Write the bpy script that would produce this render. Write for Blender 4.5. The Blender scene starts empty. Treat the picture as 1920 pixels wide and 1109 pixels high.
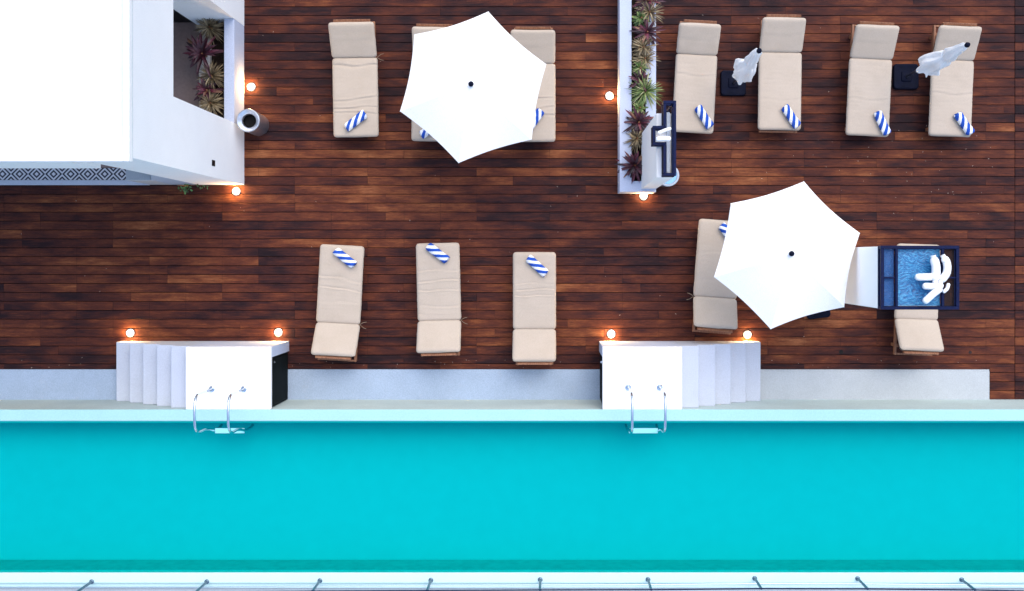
import bpy, bmesh, math, random
from mathutils import Vector, Matrix, noise
R = math.radians
random.seed(7)
C = bpy.context.scene.collection
SC = bpy.context.scene
# ---------------------------------------------------------------- camera geometry
H, F, U0, V0 = 17.6, 1936.0, 1030.0, 485.0
def P(u, v, h=0.0):
    k = (H - h) / F
    return Vector(((u - U0) * k, (V0 - v) * k, h))
# ---------------------------------------------------------------- materials
def new_mat(name):
    m = bpy.data.materials.new(name); m.use_nodes = True
    nt = m.node_tree
    b = nt.nodes.get('Principled BSDF')
    return m, nt, b
def N(nt, typ, **kw):
    n = nt.nodes.new(typ)
    for k, v in kw.items():
        if k in n.inputs: n.inputs[k].default_value = v
        else: setattr(n, k, v)
    return n
def L(nt, a, b): nt.links.new(a, b)
def ramp(nt, stops):
    r = nt.nodes.new('ShaderNodeValToRGB')
    els = r.color_ramp.elements
    els[0].position, els[0].color = stops[0][0], (*stops[0][1], 1)
    els[1].position, els[1].color = stops[-1][0], (*stops[-1][1], 1)
    for p, c in stops[1:-1]:
        e = els.new(p); e.color = (*c, 1)
    return r
def mixc(nt, fac, a, b, mode='MIX'):
    m = nt.nodes.new('ShaderNodeMix'); m.data_type = 'RGBA'; m.blend_type = mode
    for s, v in ((0, fac), (6, a), (7, b)):
        if hasattr(v, 'links') or hasattr(v, 'is_linked'): nt.links.new(v, m.inputs[s])
        elif s == 0: m.inputs[0].default_value = v
        else: m.inputs[s].default_value = (*v, 1)
    return m.outputs[2]
def bump(nt, b, h, strength=.3, dist=.01):
    n = nt.nodes.new('ShaderNodeBump'); n.inputs['Strength'].default_value = strength
    n.inputs['Distance'].default_value = dist
    L(nt, h, n.inputs['Height']); L(nt, n.outputs[0], b.inputs['Normal'])

def stucco(name, col, var=.06, rough=.85, scale=60, stain=0.0, staincol=(.3,.28,.24)):
    m, nt, b = new_mat(name)
    tc = N(nt, 'ShaderNodeTexCoord')
    n1 = N(nt, 'ShaderNodeTexNoise', Scale=scale, Detail=5.0, Roughness=.65); L(nt, tc.outputs['Object'], n1.inputs['Vector'])
    n2 = N(nt, 'ShaderNodeTexNoise', Scale=2.3, Detail=6.0, Roughness=.6); L(nt, tc.outputs['Object'], n2.inputs['Vector'])
    c0 = tuple(x * (1 - var * 1.6) for x in col); c1 = tuple(min(1, x * (1 + var)) for x in col)
    r = ramp(nt, [(.3, c0), (.7, c1)]); L(nt, n1.outputs['Fac'], r.inputs[0])
    r2 = ramp(nt, [(.3, tuple(x * (1 - var) for x in (1, 1, 1))), (.7, (1, 1, 1))]); L(nt, n2.outputs['Fac'], r2.inputs[0])
    out = mixc(nt, 1.0, r.outputs[0], r2.outputs[0], 'MULTIPLY')
    if stain:
        n3 = N(nt, 'ShaderNodeTexNoise', Scale=4.0, Detail=9.0, Roughness=.75); L(nt, tc.outputs['Object'], n3.inputs['Vector'])
        r3 = ramp(nt, [(.56, (0, 0, 0)), (.75, (stain,) * 3)]); L(nt, n3.outputs['Fac'], r3.inputs[0])
        out = mixc(nt, r3.outputs[0], out, staincol)
    L(nt, out, b.inputs['Base Color']); b.inputs['Roughness'].default_value = rough
    bump(nt, b, n1.outputs['Fac'], .35, .004)
    return m
def plain(name, col, rough=.5, metal=0.0, var=.1, scale=30, bmp=.1):
    m, nt, b = new_mat(name)
    tc = N(nt, 'ShaderNodeTexCoord')
    n1 = N(nt, 'ShaderNodeTexNoise', Scale=scale, Detail=4.0); L(nt, tc.outputs['Object'], n1.inputs['Vector'])
    r = ramp(nt, [(.3, tuple(x * (1 - var) for x in col)), (.7, tuple(min(1, x * (1 + var)) for x in col))])
    L(nt, n1.outputs['Fac'], r.inputs[0]); L(nt, r.outputs[0], b.inputs['Base Color'])
    b.inputs['Roughness'].default_value = rough; b.inputs['Metallic'].default_value = metal
    if bmp: bump(nt, b, n1.outputs['Fac'], bmp, .003)
    if max(col) < .07: b.inputs['Specular IOR Level'].default_value = .12
    return m
def mk_deck():
    m, nt, b = new_mat('stained_hardwood_boards')
    at = N(nt, 'ShaderNodeAttribute', attribute_name='tone')
    sp = N(nt, 'ShaderNodeSeparateColor'); L(nt, at.outputs['Color'], sp.inputs[0])
    tc = N(nt, 'ShaderNodeTexCoord')
    ofs = N(nt, 'ShaderNodeVectorMath', operation='SCALE'); L(nt, at.outputs['Color'], ofs.inputs[0]); ofs.inputs['Scale'].default_value = 37.0
    ad = N(nt, 'ShaderNodeVectorMath', operation='ADD'); L(nt, tc.outputs['Object'], ad.inputs[0]); L(nt, ofs.outputs[0], ad.inputs[1])
    def noi(sc, scale, det, rough=.6, src=None):
        mp = N(nt, 'ShaderNodeMapping'); mp.inputs['Scale'].default_value = sc
        L(nt, src or ad.outputs[0], mp.inputs['Vector'])
        n = N(nt, 'ShaderNodeTexNoise', Scale=scale, Detail=det, Roughness=rough); L(nt, mp.outputs[0], n.inputs['Vector'])
        return n.outputs['Fac']
    grain = noi((1, 14, 1), 3.0, 7, .7)
    blot = noi((1, 3.0, 1), 1.6, 4, .55)
    broad = noi((1, 1.3, 1), .33, 3, .5, tc.outputs['Object'])
    fine = noi((2, 30, 1), 7.0, 4, .7)
    def mul(a, k, add=None):
        n = N(nt, 'ShaderNodeMath', operation='MULTIPLY_ADD'); L(nt, a, n.inputs[0]); n.inputs[1].default_value = k
        if add is None: n.inputs[2].default_value = 0
        elif isinstance(add, float): n.inputs[2].default_value = add
        else: L(nt, add, n.inputs[2])
        return n.outputs[0]
    s = mul(sp.outputs[0], .50, mul(blot, 1.25, mul(grain, .85, mul(broad, .9, -1.27))))
    col = ramp(nt, [(.02, (.011, .0048, .0078)), (.22, (.023, .0085, .0108)), (.42, (.060, .0168, .0125)), (.62, (.108, .030, .0158)), (.82, (.185, .058, .023)), (1.0, (.29, .108, .044))])
    L(nt, s, col.inputs[0])
    # grey weathering and fine streaks
    fr = ramp(nt, [(.35, (.62, .60, .62)), (.62, (1.12, 1.08, 1.05))]); L(nt, fine, fr.inputs[0])
    c = mixc(nt, 1.0, col.outputs[0], fr.outputs[0], 'MULTIPLY')
    w = noi((1, 1, 1), 9.0, 9, .8)
    wr = ramp(nt, [(.64, (0, 0, 0)), (.78, (.30,) * 3)]); L(nt, w, wr.inputs[0])
    c = mixc(nt, wr.outputs[0], c, (.16, .10, .085))
    # butt joints of the short lengths over each joist, partly filled
    sx = N(nt, 'ShaderNodeSeparateXYZ'); L(nt, tc.outputs['Object'], sx.inputs[0])
    dv_ = N(nt, 'ShaderNodeMath', operation='DIVIDE'); L(nt, sx.outputs[0], dv_.inputs[0]); dv_.inputs[1].default_value = .62
    fx = N(nt, 'ShaderNodeMath', operation='FRACT'); L(nt, dv_.outputs[0], fx.inputs[0])
    ln = N(nt, 'ShaderNodeMath', operation='LESS_THAN'); L(nt, fx.outputs[0], ln.inputs[0]); ln.inputs[1].default_value = .012
    nm = noi((1, 1, 1), 2.5, 3); gt = N(nt, 'ShaderNodeMapRange'); L(nt, nm, gt.inputs[0]); gt.inputs[1].default_value = .45; gt.inputs[2].default_value = .6; gt.inputs[4].default_value = .6
    lm = N(nt, 'ShaderNodeMath', operation='MULTIPLY'); L(nt, ln.outputs[0], lm.inputs[0]); L(nt, gt.outputs[0], lm.inputs[1])
    c = mixc(nt, lm.outputs[0], c, (.006, .003, .004))
    # worn pale streaks along the board
    st = noi((1.2, 22, 1), 2.2, 5, .7); sr = ramp(nt, [(.60, (0, 0, 0)), (.74, (.38,) * 3)]); L(nt, st, sr.inputs[0])
    c = mixc(nt, sr.outputs[0], c, (.20, .078, .036))
    L(nt, c, b.inputs['Base Color'])
    rr = N(nt, 'ShaderNodeMapRange'); L(nt, grain, rr.inputs[0]); rr.inputs[3].default_value = .5; rr.inputs[4].default_value = .8
    L(nt, rr.outputs[0], b.inputs['Roughness'])
    b.inputs['Specular IOR Level'].default_value = .14
    bump(nt, b, fine, .35, .003)
    return m
def wood(name, c0, c1):
    m, nt, b = new_mat(name)
    tc = N(nt, 'ShaderNodeTexCoord')
    mp = N(nt, 'ShaderNodeMapping'); mp.inputs['Scale'].default_value = (12, 2, 12); L(nt, tc.outputs['Object'], mp.inputs['Vector'])
    n = N(nt, 'ShaderNodeTexNoise', Scale=4.0, Detail=6.0); L(nt, mp.outputs[0], n.inputs['Vector'])
    r = ramp(nt, [(.3, c0), (.7, c1)]); L(nt, n.outputs['Fac'], r.inputs[0]); L(nt, r.outputs[0], b.inputs['Base Color'])
    b.inputs['Roughness'].default_value = .55; bump(nt, b, n.outputs['Fac'], .2, .003)
    return m
def mk_fabric(name, col, dirt=.12):
    m, nt, b = new_mat(name)
    tc = N(nt, 'ShaderNodeTexCoord')
    oi = N(nt, 'ShaderNodeObjectInfo')
    n1 = N(nt, 'ShaderNodeTexNoise', Scale=140.0, Detail=2.0); L(nt, tc.outputs['Object'], n1.inputs['Vector'])
    n2 = N(nt, 'ShaderNodeTexNoise', Scale=3.5, Detail=6.0, Roughness=.6); n2.noise_dimensions = '4D'
    L(nt, tc.outputs['Object'], n2.inputs['Vector']); mu = N(nt, 'ShaderNodeMath', operation='MULTIPLY'); L(nt, oi.outputs['Random'], mu.inputs[0]); mu.inputs[1].default_value = 50.0; L(nt, mu.outputs[0], n2.inputs['W'])
    r = ramp(nt, [(.3, tuple(x * .86 for x in col)), (.7, tuple(x * 1.08 for x in col))]); L(nt, n1.outputs['Fac'], r.inputs[0])
    r2 = ramp(nt, [(.32, (1 - dirt, 1 - dirt * 1.1, 1 - dirt * 1.3)), (.6, (1, 1, 1))]); L(nt, n2.outputs['Fac'], r2.inputs[0])
    L(nt, mixc(nt, 1.0, r.outputs[0], r2.outputs[0], 'MULTIPLY'), b.inputs['Base Color'])
    b.inputs['Roughness'].default_value = .95; b.inputs['Specular IOR Level'].default_value = .15
    try: b.inputs['Sheen Weight'].default_value = .15
    except Exception: pass
    bump(nt, b, n1.outputs['Fac'], .3, .002)
    return m
def mk_towel():
    m, nt, b = new_mat('striped_terry')
    tc = N(nt, 'ShaderNodeTexCoord'); oi = N(nt, 'ShaderNodeObjectInfo')
    nz = N(nt, 'ShaderNodeTexNoise', Scale=9.0, Detail=2.0); L(nt, tc.outputs['Object'], nz.inputs['Vector'])
    at = N(nt, 'ShaderNodeAttribute', attribute_name='wrap')
    a = N(nt, 'ShaderNodeMath', operation='MULTIPLY_ADD'); L(nt, nz.outputs['Fac'], a.inputs[0]); a.inputs[1].default_value = .22; L(nt, at.outputs['Fac'], a.inputs[2])
    a2 = N(nt, 'ShaderNodeMath', operation='ADD'); L(nt, a.outputs[0], a2.inputs[0]); L(nt, oi.outputs['Random'], a2.inputs[1])
    f = N(nt, 'ShaderNodeMath', operation='FRACT'); L(nt, a2.outputs[0], f.inputs[0])
    r = ramp(nt, [(.0, (.012, .075, .42)), (.49, (.012, .075, .42)), (.51, (.82, .84, .86)), (1., (.82, .84, .86))]); r.color_ramp.interpolation = 'CONSTANT'
    L(nt, f.outputs[0], r.inputs[0]); L(nt, r.outputs[0], b.inputs['Base Color'])
    n1 = N(nt, 'ShaderNodeTexNoise', Scale=180.0, Detail=2.0); L(nt, tc.outputs['Object'], n1.inputs['Vector'])
    b.inputs['Roughness'].default_value = 1.0; bump(nt, b, n1.outputs['Fac'], .6, .004)
    return m
def mk_water():
    m = bpy.data.materials.new('pool_water'); m.use_nodes = True; nt = m.node_tree; nt.nodes.clear()
    out = N(nt, 'ShaderNodeOutputMaterial'); mx = N(nt, 'ShaderNodeMixShader')
    tr = N(nt, 'ShaderNodeBsdfTransparent'); tr.inputs[0].default_value = (.60, .94, .97, 1)
    gl = N(nt, 'ShaderNodeBsdfGlossy', Roughness=.06)
    fr = N(nt, 'ShaderNodeFresnel', IOR=1.06)
    tc = N(nt, 'ShaderNodeTexCoord')
    n1 = N(nt, 'ShaderNodeTexNoise', Scale=7.0, Detail=5.0, Roughness=.6); L(nt, tc.outputs['Object'], n1.inputs['Vector'])
    bp = N(nt, 'ShaderNodeBump', Strength=.25, Distance=.02); L(nt, n1.outputs['Fac'], bp.inputs['Height'])
    L(nt, bp.outputs[0], gl.inputs['Normal']); L(nt, bp.outputs[0], fr.inputs['Normal'])
    L(nt, fr.outputs[0], mx.inputs[0]); L(nt, tr.outputs[0], mx.inputs[1]); L(nt, gl.outputs[0], mx.inputs[2]); L(nt, mx.outputs[0], out.inputs[0])
    return m
def mk_glass(name, col, gloss=.05):
    m = bpy.data.materials.new(name); m.use_nodes = True; nt = m.node_tree; nt.nodes.clear()
    out = N(nt, 'ShaderNodeOutputMaterial'); mx = N(nt, 'ShaderNodeMixShader')
    tr = N(nt, 'ShaderNodeBsdfTransparent'); tr.inputs[0].default_value = (*col, 1)
    gl = N(nt, 'ShaderNodeBsdfGlossy', Roughness=gloss); fr = N(nt, 'ShaderNodeFresnel', IOR=1.45)
    L(nt, fr.outputs[0], mx.inputs[0]); L(nt, tr.outputs[0], mx.inputs[1]); L(nt, gl.outputs[0], mx.inputs[2]); L(nt, mx.outputs[0], out.inputs[0])
    return m
def mk_emit(name, col, st):
    m = bpy.data.materials.new(name); m.use_nodes = True; nt = m.node_tree; nt.nodes.clear()
    out = N(nt, 'ShaderNodeOutputMaterial'); e = N(nt, 'ShaderNodeEmission'); e.inputs[0].default_value = (*col, 1); e.inputs[1].default_value = st
    L(nt, e.outputs[0], out.inputs[0]); return m
def mk_tile():
    m, nt, b = new_mat('patterned_cement_tile')
    tc = N(nt, 'ShaderNodeTexCoord'); sx = N(nt, 'ShaderNodeSeparateXYZ'); L(nt, tc.outputs['Object'], sx.inputs[0])
    def M(op, a, bb=None):
        n = N(nt, 'ShaderNodeMath', operation=op)
        for i, v in enumerate((a, bb)):
            if v is None: continue
            if isinstance(v, (int, float)): n.inputs[i].default_value = v
            else: L(nt, v, n.inputs[i])
        return n.outputs[0]
    fx = M('ABSOLUTE', M('SUBTRACT', M('FRACT', M('DIVIDE', sx.outputs[0], .29)), .5))
    fy = M('ABSOLUTE', M('DIVIDE', sx.outputs[1], .29))
    d = M('ADD', fx, fy)
    f = M('FRACT', M('MULTIPLY', d, 4.0))
    r = ramp(nt, [(0, (.62, .63, .66)), (.5, (.02, .022, .04))]); r.color_ramp.interpolation = 'CONSTANT'
    L(nt, f, r.inputs[0]); L(nt, r.outputs[0], b.inputs['Base Color']); b.inputs['Roughness'].default_value = .5
    return m
def mk_leaf(name, stops, rough=.5):
    m, nt, b = new_mat(name)
    at = N(nt, 'ShaderNodeAttribute', attribute_name='tone'); sp = N(nt, 'ShaderNodeSeparateColor'); L(nt, at.outputs['Color'], sp.inputs[0])
    r = ramp(nt, stops); L(nt, sp.outputs[0], r.inputs[0]); L(nt, r.outputs[0], b.inputs['Base Color']); b.inputs['Roughness'].default_value = rough
    return m
def mk_ripple(name, c0, c1, c2, scale=9, alpha=None):
    m, nt, b = new_mat(name)
    tc = N(nt, 'ShaderNodeTexCoord')
    n0 = N(nt, 'ShaderNodeTexNoise', Scale=3.0, Detail=2.0); L(nt, tc.outputs['Object'], n0.inputs['Vector'])
    mp = N(nt, 'ShaderNodeMapping'); mp.inputs['Rotation'].default_value = (0, 0, .6); mp.inputs['Scale'].default_value = (1, 2.6, 1)
    va = N(nt, 'ShaderNodeVectorMath', operation='ADD'); L(nt, tc.outputs['Object'], va.inputs[0])
    vs = N(nt, 'ShaderNodeVectorMath', operation='SCALE'); L(nt, n0.outputs['Color'], vs.inputs[0]); vs.inputs['Scale'].default_value = .35; L(nt, vs.outputs[0], va.inputs[1])
    L(nt, va.outputs[0], mp.inputs['Vector'])
    n1 = N(nt, 'ShaderNodeTexNoise', Scale=scale, Detail=5.0, Roughness=.6); L(nt, mp.outputs[0], n1.inputs['Vector'])
    r = ramp(nt, [(.33, c0), (.5, c1), (.66, c2)]); L(nt, n1.outputs['Fac'], r.inputs[0]); L(nt, r.outputs[0], b.inputs['Base Color'])
    b.inputs['Roughness'].default_value = .3; bump(nt, b, n1.outputs['Fac'], .7, .02)
    return m

M = dict(
    deck=mk_deck(),
    white=stucco('white_stucco', (.88, .90, .91), .04),
    roofw=stucco('white_roof_coating', (.86, .87, .87), .03, scale=25),
    roofin=stucco('pale_roof_membrane', (.68, .73, .74), .03, scale=25, stain=.5, staincol=(.60,.68,.72)),
    towerw=stucco('white_painted_render', (.93, .93, .92), .02),
    stepw=stucco('blue_white_painted_steps', (.50, .55, .64), .07),
    strip=stucco('grey_blue_painted_screed', (.353, .454, .59), .12, stain=.35, staincol=(.42, .44, .47)),
    strip_pale=stucco('pale_painted_screed', (.447, .49, .52), .10, stain=.3, staincol=(.42, .42, .40)),
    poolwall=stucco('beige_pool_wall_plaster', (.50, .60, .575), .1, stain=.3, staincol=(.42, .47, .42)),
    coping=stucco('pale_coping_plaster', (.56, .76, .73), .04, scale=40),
    glowcoping=stucco('pool_glow_tinted_coping', (.36, .62, .62), .04, scale=40),  # even aqua tint paints the pool's glow into the coping colour
    planterw=stucco('planter_plaster', (.50, .56, .70), .08),
    kerb=stucco('warm_white_plaster', (.62, .58, .53), .06),
    poolin=plain('turquoise_pool_plaster', (.002, .430, .425), .7, 0, .022, 5, .1),
    poolshade=plain('shaded_pool_plaster', (.002, .39, .35), .7, 0, .08, 8, .1),  # pool plaster darkened to paint in the shade on the outer side
    water=mk_water(),
    concrete=stucco('grey_concrete', (.20, .20, .20), .15),
    under=plain('dark_void', (.010, .007, .006), .9),
    intfloor=stucco('taupe_floor_screed', (.30, .22, .20), .08, scale=20),
    dark=plain('black_lacquer', (.006, .006, .007), .4),
    louvre=plain('black_green_metal', (.003, .006, .007), .7, 0),
    teak=wood('orange_teak', (.17, .062, .028), (.33, .15, .075)),
    fabric=mk_fabric('sand_canvas', (.49, .415, .335), .06),
    tie=mk_fabric('sand_tie', (.34, .27, .19)),
    towel=mk_towel(),
    canopy=mk_fabric('white_parasol_cloth', (.95, .95, .94), .01),
    postmetal=plain('weathered_blue_steel', (.10, .16, .22), .35, .6, .15),
    navy=plain('navy_plastic', (.002, .004, .016), .7, 0, .25, 20, .2),
    navysteel=plain('navy_painted_steel', (.003, .008, .042), .6, .0, .3, 25, .15),
    netdark=plain('dark_woven_net', (.030, .020, .020), .8, 0, .35, 90, .3),
    alu=plain('satin_aluminium', (.55, .56, .58), .35, 1, .05),
    chrome=plain('polished_steel', (.62, .68, .76), .12, 1, .03, 10, 0),
    steel=plain('brushed_steel', (.68, .70, .74), .30, .9, .12, 14, .1),
    bucket=plain('pale_blue_plastic', (.20, .45, .72), .35, 0, .08),
    bucketrim=plain('grey_blue_plastic', (.36, .42, .50), .4, 0, .08),
    pipe=plain('white_plastic', (.86, .87, .88), .35, 0, .02),
    soil=plain('dark_potting_soil', (.018, .012, .010), .95, 0, .6, 60, .8),
    tile=mk_tile(),
    lampglow=mk_emit('warm_lamp_glow', (1.0, .60, .22), 230.0),
    red=mk_leaf('maroon_leaf', [(0, (.012, .004, .007)), (.5, (.050, .008, .018)), (.85, (.12, .016, .035)), (1, (.20, .10, .05))]),
    green=mk_leaf('green_leaf', [(0, (.02, .05, .012)), (.5, (.10, .17, .035)), (.85, (.30, .34, .12)), (1, (.42, .42, .24))]),
    olive=mk_leaf('olive_bronze_leaf', [(0, (.03, .025, .010)), (.45, (.13, .09, .045)), (.8, (.30, .23, .12)), (1, (.42, .34, .22))]),
    vine=mk_leaf('bright_green_leaf', [(0, (.02, .07, .02)), (1, (.12, .28, .07))]),
    blue1=mk_ripple('bright_blue_rippled_sheet', (.003, .06, .18), (.010, .165, .39), (.06, .33, .55), 22),
    blue2=mk_ripple('deep_blue_mesh', (.004, .035, .14), (.010, .085, .27), (.03, .14, .36), 60),
    chip=plain('pale_fallen_flakes', (.55, .45, .38), .8),
)
for k in ('poolin', 'poolshade'): M[k].node_tree.nodes['Principled BSDF'].inputs['Specular IOR Level'].default_value = 0
nt = M['canopy'].node_tree; pb_ = nt.nodes['Principled BSDF']; tl = N(nt, 'ShaderNodeBsdfTranslucent'); tl.inputs[0].default_value = (.95, .95, .95, 1)
mx = N(nt, 'ShaderNodeMixShader'); mx.inputs[0].default_value = .06; L(nt, pb_.outputs[0], mx.inputs[1]); L(nt, tl.outputs[0], mx.inputs[2]); L(nt, mx.outputs[0], nt.nodes['Material Output'].inputs[0])
M['glass'] = mk_glass('clear_glass', (.90, .97, .97))
# ---------------------------------------------------------------- mesh builder
class MB:
    def __init__(s): s.v = []; s.f = []; s.tone = []; s.fm = []; s.attr = None
    def add(s, vs, fs, tone=None, m=0):
        o = len(s.v); s.v += [tuple(x) for x in vs]; s.f += [tuple(i + o for i in f) for f in fs]
        s.tone += [tone or (.5, .5, .5)] * len(fs); s.fm += [m] * len(fs); return s
    def box(s, x0, x1, y0, y1, z0, z1, tone=None, m=0):
        vs = [(x, y, z) for z in (z0, z1) for y in (y0, y1) for x in (x0, x1)]
        return s.add(vs, [(0, 2, 3, 1), (4, 5, 7, 6), (0, 1, 5, 4), (2, 6, 7, 3), (0, 4, 6, 2), (1, 3, 7, 5)], tone, m)
    def bbox(s, x0, x1, y0, y1, z0, z1, c=.006, tone=None, m=0):
        # box with chamfered edges
        pts = []
        for sx in (0, 1):
            for sy in (0, 1):
                for sz in (0, 1):
                    X = (x0, x1)[sx]; Y = (y0, y1)[sy]; Z = (z0, z1)[sz]
                    cx = c if sx == 0 else -c; cy = c if sy == 0 else -c; cz = c if sz == 0 else -c
                    pts += [(X, Y + cy, Z + cz), (X + cx, Y, Z + cz), (X + cx, Y + cy, Z)]
        bm = bmesh.new(); 
        for p in pts: bm.verts.new(p)
        bmesh.ops.convex_hull(bm, input=bm.verts)
        bm.verts.index_update()
        r = s.add([v.co for v in bm.verts], [[v.index for v in f.verts] for f in bm.faces], tone, m); bm.free(); return r
    def prism(s, poly, z0, z1, m=0):
        n = len(poly); vs = [(x, y, z0) for x, y in poly] + [(x, y, z1) for x, y in poly]
        fs = [tuple(range(n))[::-1], tuple(range(n, 2 * n))] + [(i, (i + 1) % n, n + (i + 1) % n, n + i) for i in range(n)]
        return s.add(vs, fs, None, m)
    def tube(s, pts, r, n=10, m=0, tone=None, caps=True):
        pts = [Vector(p) for p in pts]; rs = r if isinstance(r, (list, tuple)) else [r] * len(pts)
        vs = []; up = Vector((0, 0, 1))
        t0 = (pts[1] - pts[0]).normalized()
        a = t0.orthogonal().normalized()
        for i, p in enumerate(pts):
            t = (pts[min(i + 1, len(pts) - 1)] - pts[max(i - 1, 0)]).normalized()
            a = (a - t * a.dot(t)).normalized(); b = t.cross(a)
            for k in range(n):
                w = 2 * math.pi * k / n; vs.append(p + (a * math.cos(w) + b * math.sin(w)) * rs[i])
        fs = []
        for i in range(len(pts) - 1):
            for k in range(n):
                fs.append((i * n + k, i * n + (k + 1) % n, (i + 1) * n + (k + 1) % n, (i + 1) * n + k))
        if caps: fs += [tuple(range(n))[::-1], tuple(range((len(pts) - 1) * n, len(pts) * n))]
        return s.add(vs, fs, tone, m)
    def lathe(s, prof, cx, cy, n=32, m=0, closed=False):
        vs = []; 
        for r, z in prof:
            for k in range(n):
                w = 2 * math.pi * k / n; vs.append((cx + r * math.cos(w), cy + r * math.sin(w), z))
        fs = []
        for i in range(len(prof) - 1):
            for k in range(n): fs.append((i * n + k, i * n + (k + 1) % n, (i + 1) * n + (k + 1) % n, (i + 1) * n + k))
        if prof[0][0] > 1e-4: fs.append(tuple(range(n))[::-1])
        if prof[-1][0] > 1e-4: fs.append(tuple(range((len(prof) - 1) * n, len(prof) * n)))
        return s.add(vs, fs, None, m)
    def build(s, name, mat, parent=None, smooth=False, loc=None, rot=0.0, auto=None):
        me = bpy.data.meshes.new(name)
        v = s.v
        if loc is not None: pass
        me.from_pydata(v, [], s.f); 
        mats = mat if isinstance(mat, list) else [mat]
        for mm in mats: me.materials.append(mm)
        for i, p in enumerate(me.polygons):
            p.material_index = s.fm[i]; p.use_smooth = smooth
        ca = me.color_attributes.new('tone', 'FLOAT_COLOR', 'CORNER')
        for i, p in enumerate(me.polygons):
            t = s.tone[i]
            for li in p.loop_indices: ca.data[li].color = (*t, 1)
        bm = bmesh.new(); bm.from_mesh(me); bmesh.ops.recalc_face_normals(bm, faces=bm.faces); bm.to_mesh(me); bm.free()
        if auto is not None:
            for p in me.polygons: p.use_smooth = True
            try: me.set_sharp_from_angle(angle=R(auto))
            except Exception: pass
        me.update()
        o = bpy.data.objects.new(name, me); C.objects.link(o)
        if parent: o.parent = parent
        if loc is not None: o.location = loc; o.rotation_euler = (0, 0, rot)
        return o
def tag(o, label=None, cat=None, group=None, kind=None):
    if label: o['label'] = label
    if cat: o['category'] = cat
    if group: o['group'] = group
    if kind: o['kind'] = kind
    return o
def empty(name, loc, rz=0.0, label=None, cat=None, group=None):
    o = bpy.data.objects.new(name, None); o.empty_display_size = .2; C.objects.link(o)
    o.location = loc; o.rotation_euler = (0, 0, rz)
    return tag(o, label, cat, group)
# ================================================================= SETTING
HP = 1.18                      # pool / platform height
YW = -2.405                    # face of the pool wall
YS = P(0, 693)[1]              # deck edge
g = MB(); g.box(-400, 400, -400, 400, -.6, -.5); tag(g.build('ground', M['concrete']), kind='structure')
XR = P(1903, 0)[0]; XB = P(1855, 0)[0]
# deck boards
d = MB(); pitch = .1522; bw = .1435; rng = random.Random(3); jo = .62
def board(x0, x1, y0, y1, tone, z):
    c = .003; zt = z; e = .0012
    x0 += e; x1 -= e
    vs = []
    for x in (x0, x1): vs += [(x, y0, zt - .028), (x, y0, zt - c), (x, y0 + c, zt), (x, y1 - c, zt), (x, y1, zt - c), (x, y1, zt - .028)]
    fs = [(0, 5, 4, 3, 2, 1), (6, 7, 8, 9, 10, 11)] + [(i, (i + 1), 7 + i, 6 + i) for i in range(5)]
    d.add(vs, fs, tone)
def row(xa, xb, y0, y1, base):
    x = xa
    k0 = math.floor(xa / jo)
    k = k0 + rng.randint(1, 4)
    while x < xb - .02:
        xe = min(k * jo + rng.choice([0, 0, .31]), xb)
        if xe - x < .25 and xe < xb - .001: k += 1; continue
        t = min(1, max(0, rng.gauss(base, .20)))
        board(x, xe, y0, y1, (t, rng.random(), rng.random()), -rng.random() * .003)
        x = xe; k += rng.choice([2, 2, 3, 3, 4, 5, 6])
y = YW + .004; prev = .5
nrow = 0
rows_y = []
while y < 8.5:
    rows_y.append(y); y += pitch
# the last row below the deck edge only runs at the right
for y in rows_y:
    prev = .5 * prev + .5 * rng.gauss(.46, .12)
    y1 = y + bw
    if y1 <= YS - .02:
        row(XB + .01, XR - .004, y, y1, prev - .12)
    elif y < YS:
        row(XB + .01, XR - .004, y, y1, prev - .12); row(-12.5, XB + .01, YS + .002, max(y1, YS + .03), prev)
    else:
        row(-12.5, XR - .004, y, y1, prev)
    row(XR + .004, 12.0, y, y1, prev - .12)
dk = d.build('deck', M['deck']); tag(dk, kind='structure')
u = MB(); u.box(-12.5, 12, YW, 8.5, -.12, -.045); tag(u.build('deck_underlay', M['under']), kind='structure')
# painted strip along the pool wall (two tones: right-hand part is paler)
xm = P(1426, 0)[0]; xl = P(1127, 0)[0]; yR = P(0, 701)[1]
s = MB(); s.box(-12.5, .86, YW - .02, YS, -.044, .004); tag(s.build('painted_path', M['strip']), kind='structure')
s = MB(); s.box(.864, XB, YW - .02, YS - .03, -.044, .004); s.box(3.0, XB, YS - .0295, YS - .002, -.044, -.006); tag(s.build('painted_path', M['strip_pale']), kind='structure')
# pool
pool = empty('swimming_pool', (0, -3.8, 0), 0, 'raised rectangular turquoise swimming pool with pale coping along the wooden deck', 'swimming pool')
pool['kind'] = 'structure'
def pl(name, m, x0, x1, y0, y1, z0, z1, ch=.0):
    b = MB(); 
    if ch: b.bbox(x0, x1, y0 + 3.8, y1 + 3.8, z0, z1, ch)
    else: b.box(x0, x1, y0 + 3.8, y1 + 3.8, z0, z1)
    return b.build(name, m, pool)
YI = P(0, 790, HP)[1]; YO = P(0, 1075, HP)[1]; YO2 = P(0, 1094, HP)[1]
pl('outer_wall', M['poolwall'], -14, 14, YI + .02, YW, -.5, HP - .04)
pl('coping', M['glowcoping'], -14, 14, YI, YW - .0, HP - .04, HP, .008)
pl('pool_side', M['poolin'], -14, 14, YI - .03, YI + .02, .1, HP - .042)
pl('pool_side', M['poolshade'], -14, 14, YO - .02, YO + .03, .1, HP - .07)
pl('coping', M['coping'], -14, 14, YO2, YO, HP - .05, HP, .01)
pl('outer_wall', M['towerw'], -14, 14, YO2 + .01, YO - .022, -.5, HP - .051)
pl('pool_floor', M['poolin'], -14, 14, YO + .02, YI - .02, .10, .55)
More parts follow.
